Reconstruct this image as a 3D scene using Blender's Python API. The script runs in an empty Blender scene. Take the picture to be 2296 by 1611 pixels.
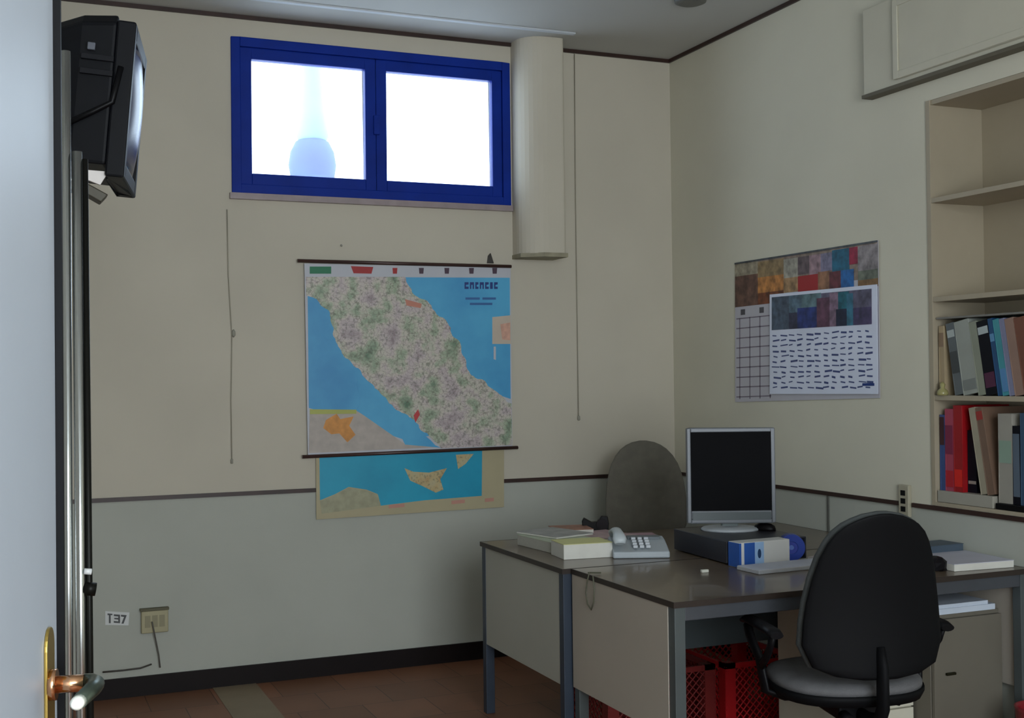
import bpy, bmesh, math, random
from mathutils import Vector, Matrix
random.seed(7)
S = bpy.context.scene
COL = S.collection

# ---------------------------------------------------------------- camera
EYE = Vector((0, 0, 1.5))
YAW, PITCH, ROLL, FPX, PW, PH = 0.3973, 0.0145, -0.0118, 2705.7, 2296, 1611
fw = Vector((math.sin(YAW)*math.cos(PITCH), math.cos(YAW)*math.cos(PITCH), math.sin(PITCH)))
r0 = Vector((math.cos(YAW), -math.sin(YAW), 0)); u0 = r0.cross(fw)
rt = r0*math.cos(ROLL)+u0*math.sin(ROLL); up = u0*math.cos(ROLL)-r0*math.sin(ROLL)
cam_d = bpy.data.cameras.new('camera'); cam = bpy.data.objects.new('camera', cam_d); COL.objects.link(cam)
M3 = Matrix((rt, up, -fw)).transposed()
cam.matrix_world = Matrix.Translation(EYE) @ M3.to_4x4()
cam_d.sensor_width = 36; cam_d.lens = FPX/PW*36; cam_d.clip_start = 0.02
S.camera = cam

# ---------------------------------------------------------------- sky, lights, exposure
S.view_settings.view_transform = 'Standard'
S.view_settings.look = 'None'; S.view_settings.gamma = 1; S.view_settings.use_curve_mapping = False
S.view_settings.exposure = 0.0
W = bpy.data.worlds.new('sky'); S.world = W; W.use_nodes = True
W.node_tree.nodes['Background'].inputs[0].default_value = (0.86, 0.94, 1.0, 1)
W.node_tree.nodes['Background'].inputs[1].default_value = 11.0

YB, XR, ZC, XL, YF = 6.018, 3.529, 3.311, -0.14, -1.3   # back wall, right wall, ceiling, left wall, front wall
ZR = 0.938                                                # dado rail height

def portal(name, loc, rot, sx, sy):
    d = bpy.data.lights.new(name, 'AREA'); d.shape = 'RECTANGLE'; d.size = sx; d.size_y = sy
    d.cycles.is_portal = True
    o = bpy.data.objects.new(name, d); o.location = loc; o.rotation_euler = rot; COL.objects.link(o)
portal('window_daylight', (1.78, YB+0.22, 2.81), (-math.pi/2, 0, 0), 1.5, 0.8)
portal('front_opening_fill', (1.0, YF-0.1, 1.85), (math.pi/2, 0, 0), 2.2, 2.1)  # added opening behind the camera, carries the fill daylight

# ---------------------------------------------------------------- helpers
def ray(x, y):
    return fw + rt*((x-PW/2)/FPX) - up*((y-PH/2)/FPX)
def onZ(x, y, z): d = ray(x, y); return EYE + d*((z-1.5)/d.z)
def onX(x, y, X): d = ray(x, y); return EYE + d*(X/d.x)
def onY(x, y, Y): d = ray(x, y); return EYE + d*(Y/d.y)

def lin(c):
    return tuple(((v/255)/12.92 if v/255 <= .04045 else ((v/255+.055)/1.055)**2.4) for v in c)
MATS = {}
def mat(name, rgb, rough=0.6, metal=0.0, var=0.06, scale=6.0, bump=0.0, coat=0.0, spec=0.5, second=None, stretch=(1,1,1)):
    """procedural surface; rgb is the thing's own colour in sRGB 0-255"""
    if name in MATS: return MATS[name]
    if max(rgb) < 44: spec = min(spec, .16); rgb = tuple(v*.72 for v in rgb)
    m = bpy.data.materials.new(name); m.use_nodes = True; nt = m.node_tree; N = nt.nodes; L = nt.links
    b = N['Principled BSDF']
    tc = N.new('ShaderNodeTexCoord'); mp = N.new('ShaderNodeMapping'); mp.inputs['Scale'].default_value = stretch
    L.new(tc.outputs['Object'], mp.inputs['Vector'])
    nz = N.new('ShaderNodeTexNoise'); nz.inputs['Scale'].default_value = scale; nz.inputs['Detail'].default_value = 5
    L.new(mp.outputs[0], nz.inputs['Vector'])
    cr = N.new('ShaderNodeValToRGB'); c = lin(rgb)
    lo = tuple(v*(1-var) for v in c) if second is None else lin(second)
    hi = tuple(min(1, v*(1+var)) for v in c)
    cr.color_ramp.elements[0].color = (*lo, 1); cr.color_ramp.elements[1].color = (*hi, 1)
    cr.color_ramp.elements[0].position = .3; cr.color_ramp.elements[1].position = .7
    L.new(nz.outputs['Fac'], cr.inputs[0]); L.new(cr.outputs[0], b.inputs['Base Color'])
    b.inputs['Roughness'].default_value = rough; b.inputs['Metallic'].default_value = metal
    b.inputs['Coat Weight'].default_value = coat; b.inputs['Specular IOR Level'].default_value = spec
    if bump:
        bp = N.new('ShaderNodeBump'); bp.inputs['Strength'].default_value = bump; bp.inputs['Distance'].default_value = .01
        n2 = N.new('ShaderNodeTexNoise'); n2.inputs['Scale'].default_value = scale*12; L.new(mp.outputs[0], n2.inputs['Vector'])
        L.new(n2.outputs['Fac'], bp.inputs['Height']); L.new(bp.outputs[0], b.inputs['Normal'])
    MATS[name] = m; return m

class MB:
    """collects shapes of ONE mesh; each shape may carry its own material slot"""
    def __init__(s): s.v = []; s.f = []; s.mi = []; s.mats = []; s.sm = []
    def slot(s, m):
        if m not in s.mats: s.mats.append(m)
        return s.mats.index(m)
    def add(s, vs, fs, m=None, smooth=False, X=None):
        n = len(s.v); k = s.slot(m) if m else 0
        s.v += [tuple(X @ Vector(p)) if X else tuple(p) for p in vs]
        for f in fs: s.f.append([i+n for i in f]); s.mi.append(k); s.sm.append(smooth)
        return s
    def box(s, a, b, m=None, X=None):
        x0, y0, z0 = (min(a[i], b[i]) for i in range(3)); x1, y1, z1 = (max(a[i], b[i]) for i in range(3))
        vs = [(x0,y0,z0),(x1,y0,z0),(x1,y1,z0),(x0,y1,z0),(x0,y0,z1),(x1,y0,z1),(x1,y1,z1),(x0,y1,z1)]
        return s.add(vs, [(0,3,2,1),(4,5,6,7),(0,1,5,4),(1,2,6,5),(2,3,7,6),(3,0,4,7)], m, False, X)
    def loft(s, rings, m=None, smooth=True, caps=True, X=None, closed=False):
        n = len(rings[0]); vs = [p for r in rings for p in r]; fs = []
        K = len(rings)
        for i in range(K if closed else K-1):
            j = (i+1) % K
            for k in range(n):
                l = (k+1) % n; fs.append((i*n+k, i*n+l, j*n+l, j*n+k))
        s.add(vs, fs, m, smooth, X)
        if caps and not closed:
            s.add(list(rings[0]), [tuple(range(n-1, -1, -1))], m, False, X)
            s.add(list(rings[-1]), [tuple(range(n))], m, False, X)
        return s
    def tube(s, pts, r, m=None, n=12, caps=True, X=None, flat=None):
        pts = [Vector(p) for p in pts]; rs = r if isinstance(r, (list, tuple)) else [r]*len(pts); rings = []
        ref = None
        for i, p in enumerate(pts):
            t = (pts[min(i+1, len(pts)-1)]-pts[max(i-1, 0)]).normalized()
            if ref is None: ref = Vector((0,0,1)) if abs(t.z) < .9 else Vector((1,0,0))
            a = t.cross(ref).normalized(); b = a.cross(t).normalized(); ref = b
            fl = flat or (1, 1)
            rings.append([tuple(p + a*math.cos(q)*rs[i]*fl[0] + b*math.sin(q)*rs[i]*fl[1]) for q in [2*math.pi*k/n for k in range(n)]])
        return s.loft(rings, m, True, caps, X)
    def lathe(s, prof, c=(0,0,0), m=None, n=28, X=None):
        rings = [[(c[0]+r*math.cos(q), c[1]+r*math.sin(q), c[2]+z) for q in [2*math.pi*k/n for k in range(n)]] for r, z in prof]
        return s.loft(rings, m, True, True, X)
    def prism(s, poly, axis, a, b, m=None, X=None):
        """poly 2-D, extruded along axis from a to b"""
        def P(u, v, w): return {'x': (w,u,v), 'y': (u,w,v), 'z': (u,v,w)}[axis]
        n = len(poly); vs = [P(u,v,a) for u,v in poly]+[P(u,v,b) for u,v in poly]
        fs = [tuple(range(n)), tuple(range(2*n-1, n-1, -1))]+[(i, i+n, (i+1)%n+n, (i+1)%n) for i in range(n)]
        return s.add(vs, fs, m, False, X)
    def build(s, name, m=None, parent=None, bevel=0.0, seg=2, sub=0, loc=None):
        me = bpy.data.meshes.new(name); vs = s.v
        if loc is not None: vs = [tuple(Vector(p)-Vector(loc)) for p in vs]
        me.from_pydata(vs, [], s.f)
        if m and not s.mats: s.mats = [m]
        for x in s.mats: me.materials.append(x)
        for p, k, q in zip(me.polygons, s.mi, s.sm): p.material_index = k; p.use_smooth = q
        bm = bmesh.new(); bm.from_mesh(me); bmesh.ops.remove_doubles(bm, verts=bm.verts, dist=1e-6)
        bmesh.ops.recalc_face_normals(bm, faces=bm.faces); bm.to_mesh(me); bm.free()
        o = bpy.data.objects.new(name, me); COL.objects.link(o)
        if loc is not None: o.location = loc
        if parent: o.parent = parent
        if bevel:
            d = o.modifiers.new('edge', 'BEVEL'); d.width = bevel; d.segments = seg; d.limit_method = 'ANGLE'; d.angle_limit = .7
        if sub:
            d = o.modifiers.new('round', 'SUBSURF'); d.levels = sub; d.render_levels = sub
        return o
def thing(name, label, cat, loc=(0,0,0), rz=0, group=None):
    o = bpy.data.objects.new(name, None); COL.objects.link(o); o.empty_display_size = .05
    o.location = loc; o.rotation_euler = (0,0,rz); o['label'] = label; o['category'] = cat
    if group: o['group'] = group
    return o
def tag(o, label, cat, group=None):
    o['label'] = label; o['category'] = cat
    if group: o['group'] = group
    return o
def struct(o): o['kind'] = 'structure'; return o
def box(a, b): return MB().box(a, b)
def rrect(w, h, r, n=5, cx=0, cy=0):
    pts = []
    for sx, sy, a0 in ((1,1,0),(-1,1,90),(-1,-1,180),(1,-1,270)):
        for k in range(n+1):
            a = math.radians(a0+90*k/n); pts.append((cx+sx*(w/2-r)+r*math.cos(a), cy+sy*(h/2-r)+r*math.sin(a)))
    return pts

# ---------------------------------------------------------------- materials of the room
wall_up = mat('cream_wall_paint', (196,189,173), .75, var=.05, scale=1.6, bump=.05)
wall_lo = mat('grey_dado_paint', (176,178,168), .7, var=.05, scale=2.2, bump=.05)
wall_rt = mat('pale_wall_paint', (210,206,188), .7, var=.05, scale=1.4, bump=.05)
ceil_m = mat('ceiling_paint', (182,182,178), .8, var=.04, scale=1.2)
dark_trim = mat('dark_brown_wood', (52,32,26), .45, var=.25, scale=9)
base_m = mat('dark_skirting', (34,25,25), .5, var=.2, scale=5)
blue_fr = mat('blue_window_metal', (10,44,140), .5, spec=.15, var=.12, scale=7)
cream_lam = mat('cream_laminate', (186,178,154), .5, var=.04, scale=3)

def floor_material():
    m = bpy.data.materials.new('terracotta_brown_floor'); m.use_nodes = True; nt = m.node_tree; N = nt.nodes; L = nt.links
    b = N['Principled BSDF']; tc = N.new('ShaderNodeTexCoord')
    mp = N.new('ShaderNodeMapping'); mp.inputs['Scale'].default_value = (1,1,1); L.new(tc.outputs['Object'], mp.inputs[0])
    br = N.new('ShaderNodeTexBrick'); br.inputs['Scale'].default_value = 1.0
    br.offset = 0.5; br.inputs['Brick Width'].default_value = .30; br.inputs['Row Height'].default_value = .30
    br.inputs['Mortar Size'].default_value = .002
    br.inputs['Color1'].default_value = (*lin((146,98,72)),1); br.inputs['Color2'].default_value = (*lin((130,88,64)),1)
    br.inputs['Mortar'].default_value = (*lin((74,48,38)),1); L.new(mp.outputs[0], br.inputs['Vector'])
    nz = N.new('ShaderNodeTexNoise'); nz.inputs['Scale'].default_value = 5; nz.inputs['Detail'].default_value = 6
    L.new(mp.outputs[0], nz.inputs['Vector'])
    mx = N.new('ShaderNodeMixRGB'); mx.blend_type = 'MULTIPLY'; mx.inputs[0].default_value = .35
    L.new(br.outputs['Color'], mx.inputs[1]); L.new(nz.outputs['Fac'], mx.inputs[2]); L.new(mx.outputs[0], b.inputs['Base Color'])
    b.inputs['Roughness'].default_value = .45; return m
floor_m = floor_material()

# ---------------------------------------------------------------- room shell
struct(box((XL-.2, YF-.2, -.1), (XR+.5, YB+.25, 0)).build('floor', floor_m))
struct(box((0.92, YF, 0), (1.13, YB-.012, .002)).build('trim_5', mat('beige_floor_strip', (136,120,98), .5, var=.08)))
struct(box((XL-.2, YF-.2, ZC), (XR+.5, YB+.25, ZC+.1)).build('ceiling', ceil_m))
WX0, WX1, WZ0, WZ1 = 1.034, 2.528, 2.425, 3.2
w = MB()
for a, b, m in (((XL-.2,YB,0),(XR+.5,YB+.25,ZR),wall_lo), ((XL-.2,YB,ZR),(XR+.5,YB+.25,WZ0),wall_up),
             ((XL-.2,YB,WZ0),(WX0,YB+.25,WZ1),wall_up), ((WX1,YB,WZ0),(XR+.5,YB+.25,WZ1),wall_up),
             ((XL-.2,YB,WZ1),(XR+.5,YB+.25,ZC),wall_up)): w.box(a, b, m)
struct(w.build('wall_back'))
NY0, NY1, NZ0, NZ1 = 2.3, 3.935, .948, 2.622            # recess that holds the built-in bookcase
w = MB()
for a, b, m in (((XR,NY1,ZR),(XR+.5,YB,ZC),wall_rt), ((XR,NY1,0),(XR+.5,YB,ZR),wall_lo), ((XR,NY0,0),(XR+.5,NY1,ZR),wall_lo),
             ((XR,NY0,ZR),(XR+.5,NY1,NZ0),wall_rt), ((XR,NY0,NZ1),(XR+.5,NY1,ZC),wall_rt), ((XR,YF,0),(XR+.5,NY0,ZC),wall_rt),
             ((XR+.45,NY0,NZ0),(XR+.5,NY1,NZ1),wall_rt)): w.box(a, b, m)
struct(w.build('wall_right'))
struct(box((XL-.2,YF,0),(XL,YB,ZC)).build('wall_left', mat('white_bounce_paint', (226,226,220), .7)))  # unseen walls kept white to bounce more light into the room
w = MB()
for a, b in (((XL-.2,YF-.2,0),(-.1,YF,ZC)), ((2.1,YF-.2,0),(XR+.5,YF,ZC)), ((-.1,YF-.2,0),(2.1,YF,.8)), ((-.1,YF-.2,2.9),(2.1,YF,ZC))): w.box(a, b)  # hole in this unseen wall is added to let fill light in
struct(w.build('wall_front', mat('white_bounce_paint', (226,226,220), .7)))
struct(box((XL,YB-.014,0),(1.99,YB,.092)).box((1.99,YB-.014,0),(XR,YB,.092)).build('baseboard_back', base_m))
struct(box((XR-.014,YF,0),(XR,YB-.014,.092)).build('baseboard_right', base_m))
struct(box((XL,YF,0),(XL+.014,YB-.014,.092)).build('baseboard_left', base_m))
struct(box((XL,YB-.012,ZC-.02),(XR,YB,ZC)).build('trim_1', dark_trim))
struct(box((XR-.012,YF,ZC-.02),(XR,YB-.012,ZC)).build('trim_2', dark_trim))
struct(box((XL,YB-.01,ZR-.01),(XR,YB,ZR+.01)).build('trim_3', dark_trim))
struct(box((XR-.01,4.13,ZR-.009),(XR,YB-.01,ZR+.009)).box((XR-.01,NY0,ZR-.009),(XR,4.05,ZR+.009)).build('trim_4', dark_trim))
# slim batten across the ceiling parallel to the window wall
struct(box((XL,5.705,ZC-.008),(2.78,5.735,ZC)).build('trim_6', mat('pale_ceiling_batten', (196,202,208), .6)))
# joint cover on the lower right wall
struct(box((XR-.006,4.615,.76),(XR,4.628,ZR-.01)).build('trim_7', mat('grey_joint_strip', (96,96,90), .6)))

# ---------------------------------------------------------------- window
wn = bpy.data.objects.new('window_1', None); COL.objects.link(wn); wn.location = (WX0, YB, WZ0); struct(wn)
def frame_mb(x0, x1, z0, z1, wd, y0, y1):
    return (MB().box((x0,y0,z0),(x0+wd,y1,z1)).box((x1-wd,y0,z0),(x1,y1,z1))
            .box((x0+wd,y0,z0),(x1-wd,y1,z0+wd)).box((x0+wd,y0,z1-wd),(x1-wd,y1,z1)))
def wpart(mb, name, m, bevel=.003):
    o = mb.build(name, m, None, bevel, loc=None); o.parent = wn; o.location = Vector((0,0,0))-Vector(wn.location); return o
wpart(frame_mb(WX0, WX1, WZ0, WZ1, .045, YB-.012, YB+.07), 'window_frame', blue_fr)
def glass_mat():
    m = bpy.data.materials.new('frosted_glass'); m.use_nodes = True; nt = m.node_tree; N = nt.nodes; L = nt.links
    N.remove(N['Principled BSDF']); out = N['Material Output']
    t = N.new('ShaderNodeBsdfTransparent'); t.inputs[0].default_value = (.62,.66,.70,1)
    tl = N.new('ShaderNodeBsdfTranslucent'); tl.inputs[0].default_value = (.85,.92,1,1)
    mx = N.new('ShaderNodeMixShader'); nz = N.new('ShaderNodeTexNoise'); nz.inputs['Scale'].default_value = 180
    mr = N.new('ShaderNodeMapRange'); mr.inputs[3].default_value = .03; mr.inputs[4].default_value = .06
    L.new(nz.outputs['Fac'], mr.inputs[0]); L.new(mr.outputs[0], mx.inputs[0])
    L.new(t.outputs[0], mx.inputs[1]); L.new(tl.outputs[0], mx.inputs[2]); L.new(mx.outputs[0], out.inputs[0]); return m
gl = glass_mat()
for x0, x1 in ((WX0+.046, 1.776), (1.778, WX1-.046)):
    s = wpart(frame_mb(x0, x1, WZ0+.046, WZ1-.046, .056, YB, YB+.05), 'window_sash', blue_fr)
    p = box((x0+.05, YB+.022, WZ0+.1), (x1-.05, YB+.028, WZ1-.1)).build('pane', gl, s)
hd = box((1.762,YB-.02,2.76),(1.792,YB,2.86)).build('window_handle', blue_fr, None, .003); hd.parent = wn; hd.location = -Vector(wn.location)
sl = box((WX0-.012,YB-.03,WZ0-.032),(WX1+.002,YB,WZ0-.002)).build('window_sill', mat('mauve_marble', (150,136,138), .4, var=.12, scale=14)); sl.parent = wn; sl.location = -Vector(wn.location)
# domed lamp on a post outside, seen through the frosted glass
ol = thing('garden_lamp', 'blurred pale blue domed shape outside the left window pane', 'lamp', (1.703, YB+1.1, 0))
blm = mat('pale_blue_dome', (40,70,150), .8, var=.2)
MB().lathe([(.03,0),(.03,2.70),(.05,2.705)]).build('post', blm, ol)
MB().lathe([(.05,2.70),(.13,2.705),(.142,2.78),(.13,2.86),(.10,2.92),(.05,2.95),(.01,2.955)]).build('dome', blm, ol)
MB().lathe([(.06,2.9),(.10,2.95),(.075,3.1),(.06,3.3),(.055,3.6),(.02,3.62)]).build('upper_shade', mat('very_pale_cyan', (128,172,176), .8), ol)

# ---------------------------------------------------------------- boxed pipe casing beside the window
cx0, cx1, cyf = 2.537, 2.772, 5.83
poly = [(cx0, YB)] + [(cx0+.13-.13*math.cos(a), cyf+.13-.13*math.sin(a)) for a in [math.pi/2*k/8 for k in range(9)]] + \
       [(cx1-.02+.02*math.sin(a), cyf+.02-.02*math.cos(a)) for a in [math.pi/2*k/4 for k in range(5)]] + [(cx1, YB)]
pc = MB().prism(poly, 'z', 2.155, ZC, wall_up); cas = pc.build('pipe_casing'); cas.data.polygons.foreach_set('use_smooth', [False]*len(cas.data.polygons))
tag(cas, 'cream boxed pipe casing running down from the ceiling right of the window', 'pipe casing')
MB().prism([(cx0-.004,YB),(cx0-.004,5.90),(2.64,5.822),(cx1+.004,5.822),(cx1+.004,YB)], 'z', 2.135, 2.157).build('casing_foot', mat('stained_plaster', (150,144,122), .8, var=.25, scale=12), cas)

# blind cords
cord_m = mat('cord_grey', (150,148,136), .8)
c = thing('blind_cord', 'thin pale blind cord hanging left of the window, with a knot', 'cord', (1.02, YB, .9))
def cpart(mb, name, m, par): o = mb.build(name, m, par); o.location = -Vector(par.location); return o
a = [onY(x, y, YB-.006) for x, y in ((509,470),(512,620),(520,755),(518,900),(520,1040))]
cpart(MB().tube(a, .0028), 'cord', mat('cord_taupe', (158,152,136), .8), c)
k = onY(524, 748, YB-.01); cpart(MB().lathe([(.001,-.02),(.009,-.01),(.008,.01),(.001,.02)], k, n=10), 'knot', cord_m, c)
k = onY(520, 1035, YB-.01); cpart(MB().lathe([(.001,-.012),(.006,-.01),(.006,.01),(.001,.012)], k, n=10), 'end_bead', cord_m, c)
c = thing('blind_cord', 'long pale cord hanging down the wall right of the pipe casing', 'cord', (2.9, YB, 1.2))
a = [onY(x, y, YB-.006) for x, y in ((1288,118),(1290,400),(1294,700),(1297,935))]
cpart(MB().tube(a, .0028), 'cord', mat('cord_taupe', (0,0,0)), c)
k = onY(1298, 938, YB-.01); cpart(MB().lathe([(.001,-.014),(.008,-.01),(.007,.01),(.001,.014)], k, n=10), 'end_bead', cord_m, c)
nail = onY(1098, 578, YB)
tag(MB().prism([(nail.x-.018,2.11),(nail.x+.02,2.11),(nail.x+.012,2.135),(nail.x+.002,2.165),(nail.x-.012,2.15)], 'y', YB-.012, YB-.001)
    .build('wall_hook', mat('dark_grey_metal', (70,68,66), .4, .6), None, .002), 'small dark grey wall hook above the right end of the map', 'hook')
pk = onY(765, 551, YB)
tag(MB().lathe([(.001,-.006),(.005,-.004),(.006,0),(.005,.004),(.001,.006)], pk-Vector((0,.004,0)), n=10).build('wall_plug', cord_m), 'tiny grey plug in the wall between window and map', 'wall plug')

# ---------------------------------------------------------------- maps
def map_material(name, kind):
    m = bpy.data.materials.new(name); m.use_nodes = True; nt = m.node_tree; N = nt.nodes; L = nt.links; b = N['Principled BSDF']
    tc = N.new('ShaderNodeTexCoord'); nz = N.new('ShaderNodeTexNoise'); nz.inputs['Detail'].default_value = 8
    cr = N.new('ShaderNodeValToRGB'); e = cr.color_ramp.elements
    L.new(tc.outputs['Object'], nz.inputs['Vector']); L.new(nz.outputs['Fac'], cr.inputs[0])
    if kind == 'land':
        nz.inputs['Scale'].default_value = 9
        pts = [(.28,(96,128,104)),(.42,(166,178,154)),(.5,(198,192,180)),(.58,(194,182,182)),(.72,(156,142,146))]
    elif kind == 'sea':
        nz.inputs['Scale'].default_value = 3; pts = [(.3,(62,146,200)),(.6,(82,172,216))]
    elif kind == 'sea2':
        nz.inputs['Scale'].default_value = 3; pts = [(.3,(14,140,176)),(.6,(24,160,194))]
    else:
        nz.inputs['Scale'].default_value = 12; pts = [(.3,(176,140,92)),(.5,(190,172,128)),(.7,(176,178,150))]
    while len(e) < len(pts): e.new(.5)
    for q, (p, c) in zip(e, pts): q.position = p; q.color = (*lin(c), 1)
    last = cr.outputs[0]
    if kind == 'land':       # fine web of roads and names
        vo = N.new('ShaderNodeTexVoronoi'); vo.feature = 'DISTANCE_TO_EDGE'; vo.inputs['Scale'].default_value = 44
        nd = N.new('ShaderNodeTexNoise'); nd.inputs['Scale'].default_value = 30
        ad = N.new('ShaderNodeVectorMath'); ad.operation = 'MULTIPLY_ADD'; ad.inputs[1].default_value = (.03,.03,.03)
        L.new(nd.outputs['Color'], ad.inputs[0]); L.new(tc.outputs['Object'], ad.inputs[2]); L.new(ad.outputs[0], vo.inputs['Vector'])
        lt = N.new('ShaderNodeMath'); lt.operation = 'LESS_THAN'; lt.inputs[1].default_value = .07; L.new(vo.outputs['Distance'], lt.inputs[0])
        ml = N.new('ShaderNodeMath'); ml.operation = 'MULTIPLY'; ml.inputs[1].default_value = .26; L.new(lt.outputs[0], ml.inputs[0])
        mx = N.new('ShaderNodeMixRGB'); mx.inputs[2].default_value = (*lin((98,70,72)),1)
        L.new(ml.outputs[0], mx.inputs[0]); L.new(last, mx.inputs[1]); last = mx.outputs[0]
    if kind in ('land', 'tan'):   # specks of lettering and symbols
        ns = N.new('ShaderNodeTexNoise'); ns.inputs['Scale'].default_value = 75; ns.inputs['Detail'].default_value = 2; L.new(tc.outputs['Object'], ns.inputs['Vector'])
        gt = N.new('ShaderNodeMapRange'); gt.inputs[1].default_value = .54; gt.inputs[2].default_value = .64; gt.inputs[4].default_value = .45; L.new(ns.outputs['Fac'], gt.inputs[0])
        m2_ = N.new('ShaderNodeMixRGB'); m2_.inputs[2].default_value = (*lin((84,88,74)),1)
        L.new(gt.outputs[0], m2_.inputs[0]); L.new(last, m2_.inputs[1]); last = m2_.outputs[0]
    L.new(last, b.inputs['Base Color']); b.inputs['Roughness'].default_value = .45; return m
land, sea, sea2, tan = (map_material(n, k) for n, k in (('map_land','land'),('map_sea','sea'),('map_deep_sea','sea2'),('map_desert','tan')))
margin = mat('map_margin_paper', (186,188,196), .5, var=.03)
def rough(px, k=3, a=.13):
    rn = random.Random(5)
    for _ in range(k):
        q = []
        for i, p in enumerate(px):
            r_ = px[(i+1) % len(px)]; dx, dy = r_[0]-p[0], r_[1]-p[1]; L_ = math.hypot(dx, dy); q.append(p)
            edge = min(p[0], r_[0]) < 690 and max(p[0], r_[0]) < 700 or (min(p[1], r_[1]) > 995) or (max(p[1], r_[1]) < 625) or (min(p[0], r_[0]) > 1135)
            if L_ > 7:
                o_ = 0 if edge else rn.uniform(-a, a); q.append(((p[0]+r_[0])/2-dy*o_, (p[1]+r_[1])/2+dx*o_))
        px = q
    return px
def flat_on_back(mb, px, Y, m, th=.0006):
    if m in (land, tan, sea): px = rough(px) if m is not sea or len(px) < 6 else px
    mb.prism([(p.x, p.z) for p in (onY(x, y, YB) for x, y in px)], 'y', Y-th, Y, m)
def flat_on_right(mb, px, X, m, th=.0006):
    mb.prism([(p.y, p.z) for p in (onX(x, y, XR) for x, y in px)], 'x', X-th, X, m)
# upper map (hangs in front)
Y1 = YB-.022
m1 = thing('wall_map', 'large blue and green wall map of a peninsula hung on dark rods under the window', 'map', (1.95, YB, 1.1))
def mpart(mb, name, par, bevel=0): o = mb.build(name, None, par, bevel); o.location = -Vector(par.location); return o
mb = MB(); flat_on_back(mb, [(680,592),(1141,602),(1145,1000),(688,1020)], Y1, margin, .0015)
L1 = Y1-.0016
flat_on_back(mb, [(687,622),(1139,624),(1141,895),(1120,888),(1110,960),(900,985),(700,918),(690,915)], L1, sea)
L2 = L1-.0008
flat_on_back(mb, [(683,622),(905,622),(920,655),(958,680),(1000,725),(1026,765),(1042,815),(1062,848),(1100,872),(1122,888),(1143,905),
                  (1144,998),(1062,1002),(985,1005),(940,965),(905,928),(862,892),(832,862),(800,826),(768,800),(752,770),(745,735),(736,700),(712,678),(684,664)], L2, land)
flat_on_back(mb, [(692,918),(796,920),(905,996),(975,1003),(690,1016)], L2, mat('map_pale_land', (178,168,160), .5, var=.12, scale=20))
flat_on_back(mb, [(796,842),(905,932),(985,1004),(905,997),(796,921)], L2-.0006, sea)
flat_on_back(mb, [(692,918),(796,919),(796,928),(692,929)], L2-.0012, mat('map_yellow_green', (172,176,90), .5))
flat_on_back(mb, [(728,942),(752,928),(760,940),(790,934),(780,955),(794,975),(776,992),(758,972),(740,974),(722,960)], L2-.0012, mat('map_orange', (206,140,66), .5, var=.2, scale=30))
flat_on_back(mb, [(1100,712),(1141,708),(1142,772),(1100,772)], L2, mat('map_inset_paper', (196,182,166), .5))
flat_on_back(mb, [(1118,728),(1140,724),(1140,764),(1122,762)], L2-.0006, mat('map_inset_rose', (206,160,140), .5, var=.15, scale=40))
flat_on_back(mb, [(1103,778),(1108,778),(1108,808),(1103,806)], L2, margin)
flat_on_back(mb, [(924,932),(934,918),(938,930),(928,948)], L2-.0008, mat('map_red', (190,60,62), .5))
flat_on_back(mb, [(905,672),(942,682),(940,692),(908,686)], L2-.0008, mat('map_salmon', (196,130,110), .5))
gr = mat('print_green', (22,112,76), .5); rd = mat('print_red', (160,34,36), .5); dk = mat('print_dark', (70,50,66), .5); nv = mat('print_navy', (24,52,120), .5)
flat_on_back(mb, [(692,599),(740,599),(740,615),(692,615)], L1, gr)
flat_on_back(mb, [(784,598),(834,600),(830,615),(790,614)], L1, rd)
for x in (882, 941, 998, 1053, 1105): flat_on_back(mb, [(x-5,602),(x+6,602),(x+5,615),(x-4,615)], L1, rd if x < 900 else dk)
for i, (x0, x1) in enumerate(((1038,1047),(1050,1059),(1062,1069),(1072,1081),(1084,1092),(1095,1101),(1104,1112))):
    flat_on_back(mb, [(x0,634),(x1,634),(x1,639),(x0+3,640),(x0+3,644),(x1,644),(x1,649),(x0,649)] if i % 2 == 0 else [(x0,634),(x1,634),(x1,649),(x1-3,649),(x1-3,640),(x0+3,640),(x0+3,649),(x0,649)], L1-.0006, nv)
for x0, x1, y in ((1040,1072,668),(1078,1108,668),(1050,1100,680)): flat_on_back(mb, [(x0,y),(x1,y),(x1,y+5),(x0,y+5)], L1-.0006, mat('print_blue', (50,100,160), .5))
mpart(mb, 'map_sheet', m1)
rod_m = mat('dark_red_rod', (62,38,34), .35, var=.2)
for ax, ay, bx, by in ((667,585,1146,598), (678,1025,1161,1004)):
    pa, pb = onY(ax, ay, YB-.025), onY(bx, by, YB-.025)
    o = mpart(MB().tube([pa, pb], .009, rod_m), 'rod', m1)
# lower map, behind
m2 = thing('wall_map', 'turquoise sea map with tan islands showing below the larger map', 'map', (1.95, YB, .8))
mb = MB(); Y2 = YB-.0125
paper2 = mat('map_cream_margin', (176,166,134), .6, var=.04)
flat_on_back(mb, [(706,880),(1128,880),(1128,1137),(708,1165)], Y2, paper2, .0012)
flat_on_back(mb, [(713,885),(1080,885),(1078,1112),(950,1122),(852,1134),(845,1108),(820,1098),(780,1092),(750,1108),(716,1122)], Y2-.0013, sea2)
flat_on_back(mb, [(905,1050),(925,1058),(960,1060),(1000,1050),(985,1075),(992,1098),(975,1105),(945,1090),(918,1078)], Y2-.002, tan)
flat_on_back(mb, [(1020,1020),(1060,1018),(1042,1040),(1025,1052)], Y2-.002, tan)
flat_on_back(mb, [(716,1124),(748,1110),(780,1094),(820,1100),(846,1110),(852,1134),(720,1152)], Y2-.002, mat('map_grey_land', (160,158,130), .5, var=.15, scale=25))
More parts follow.
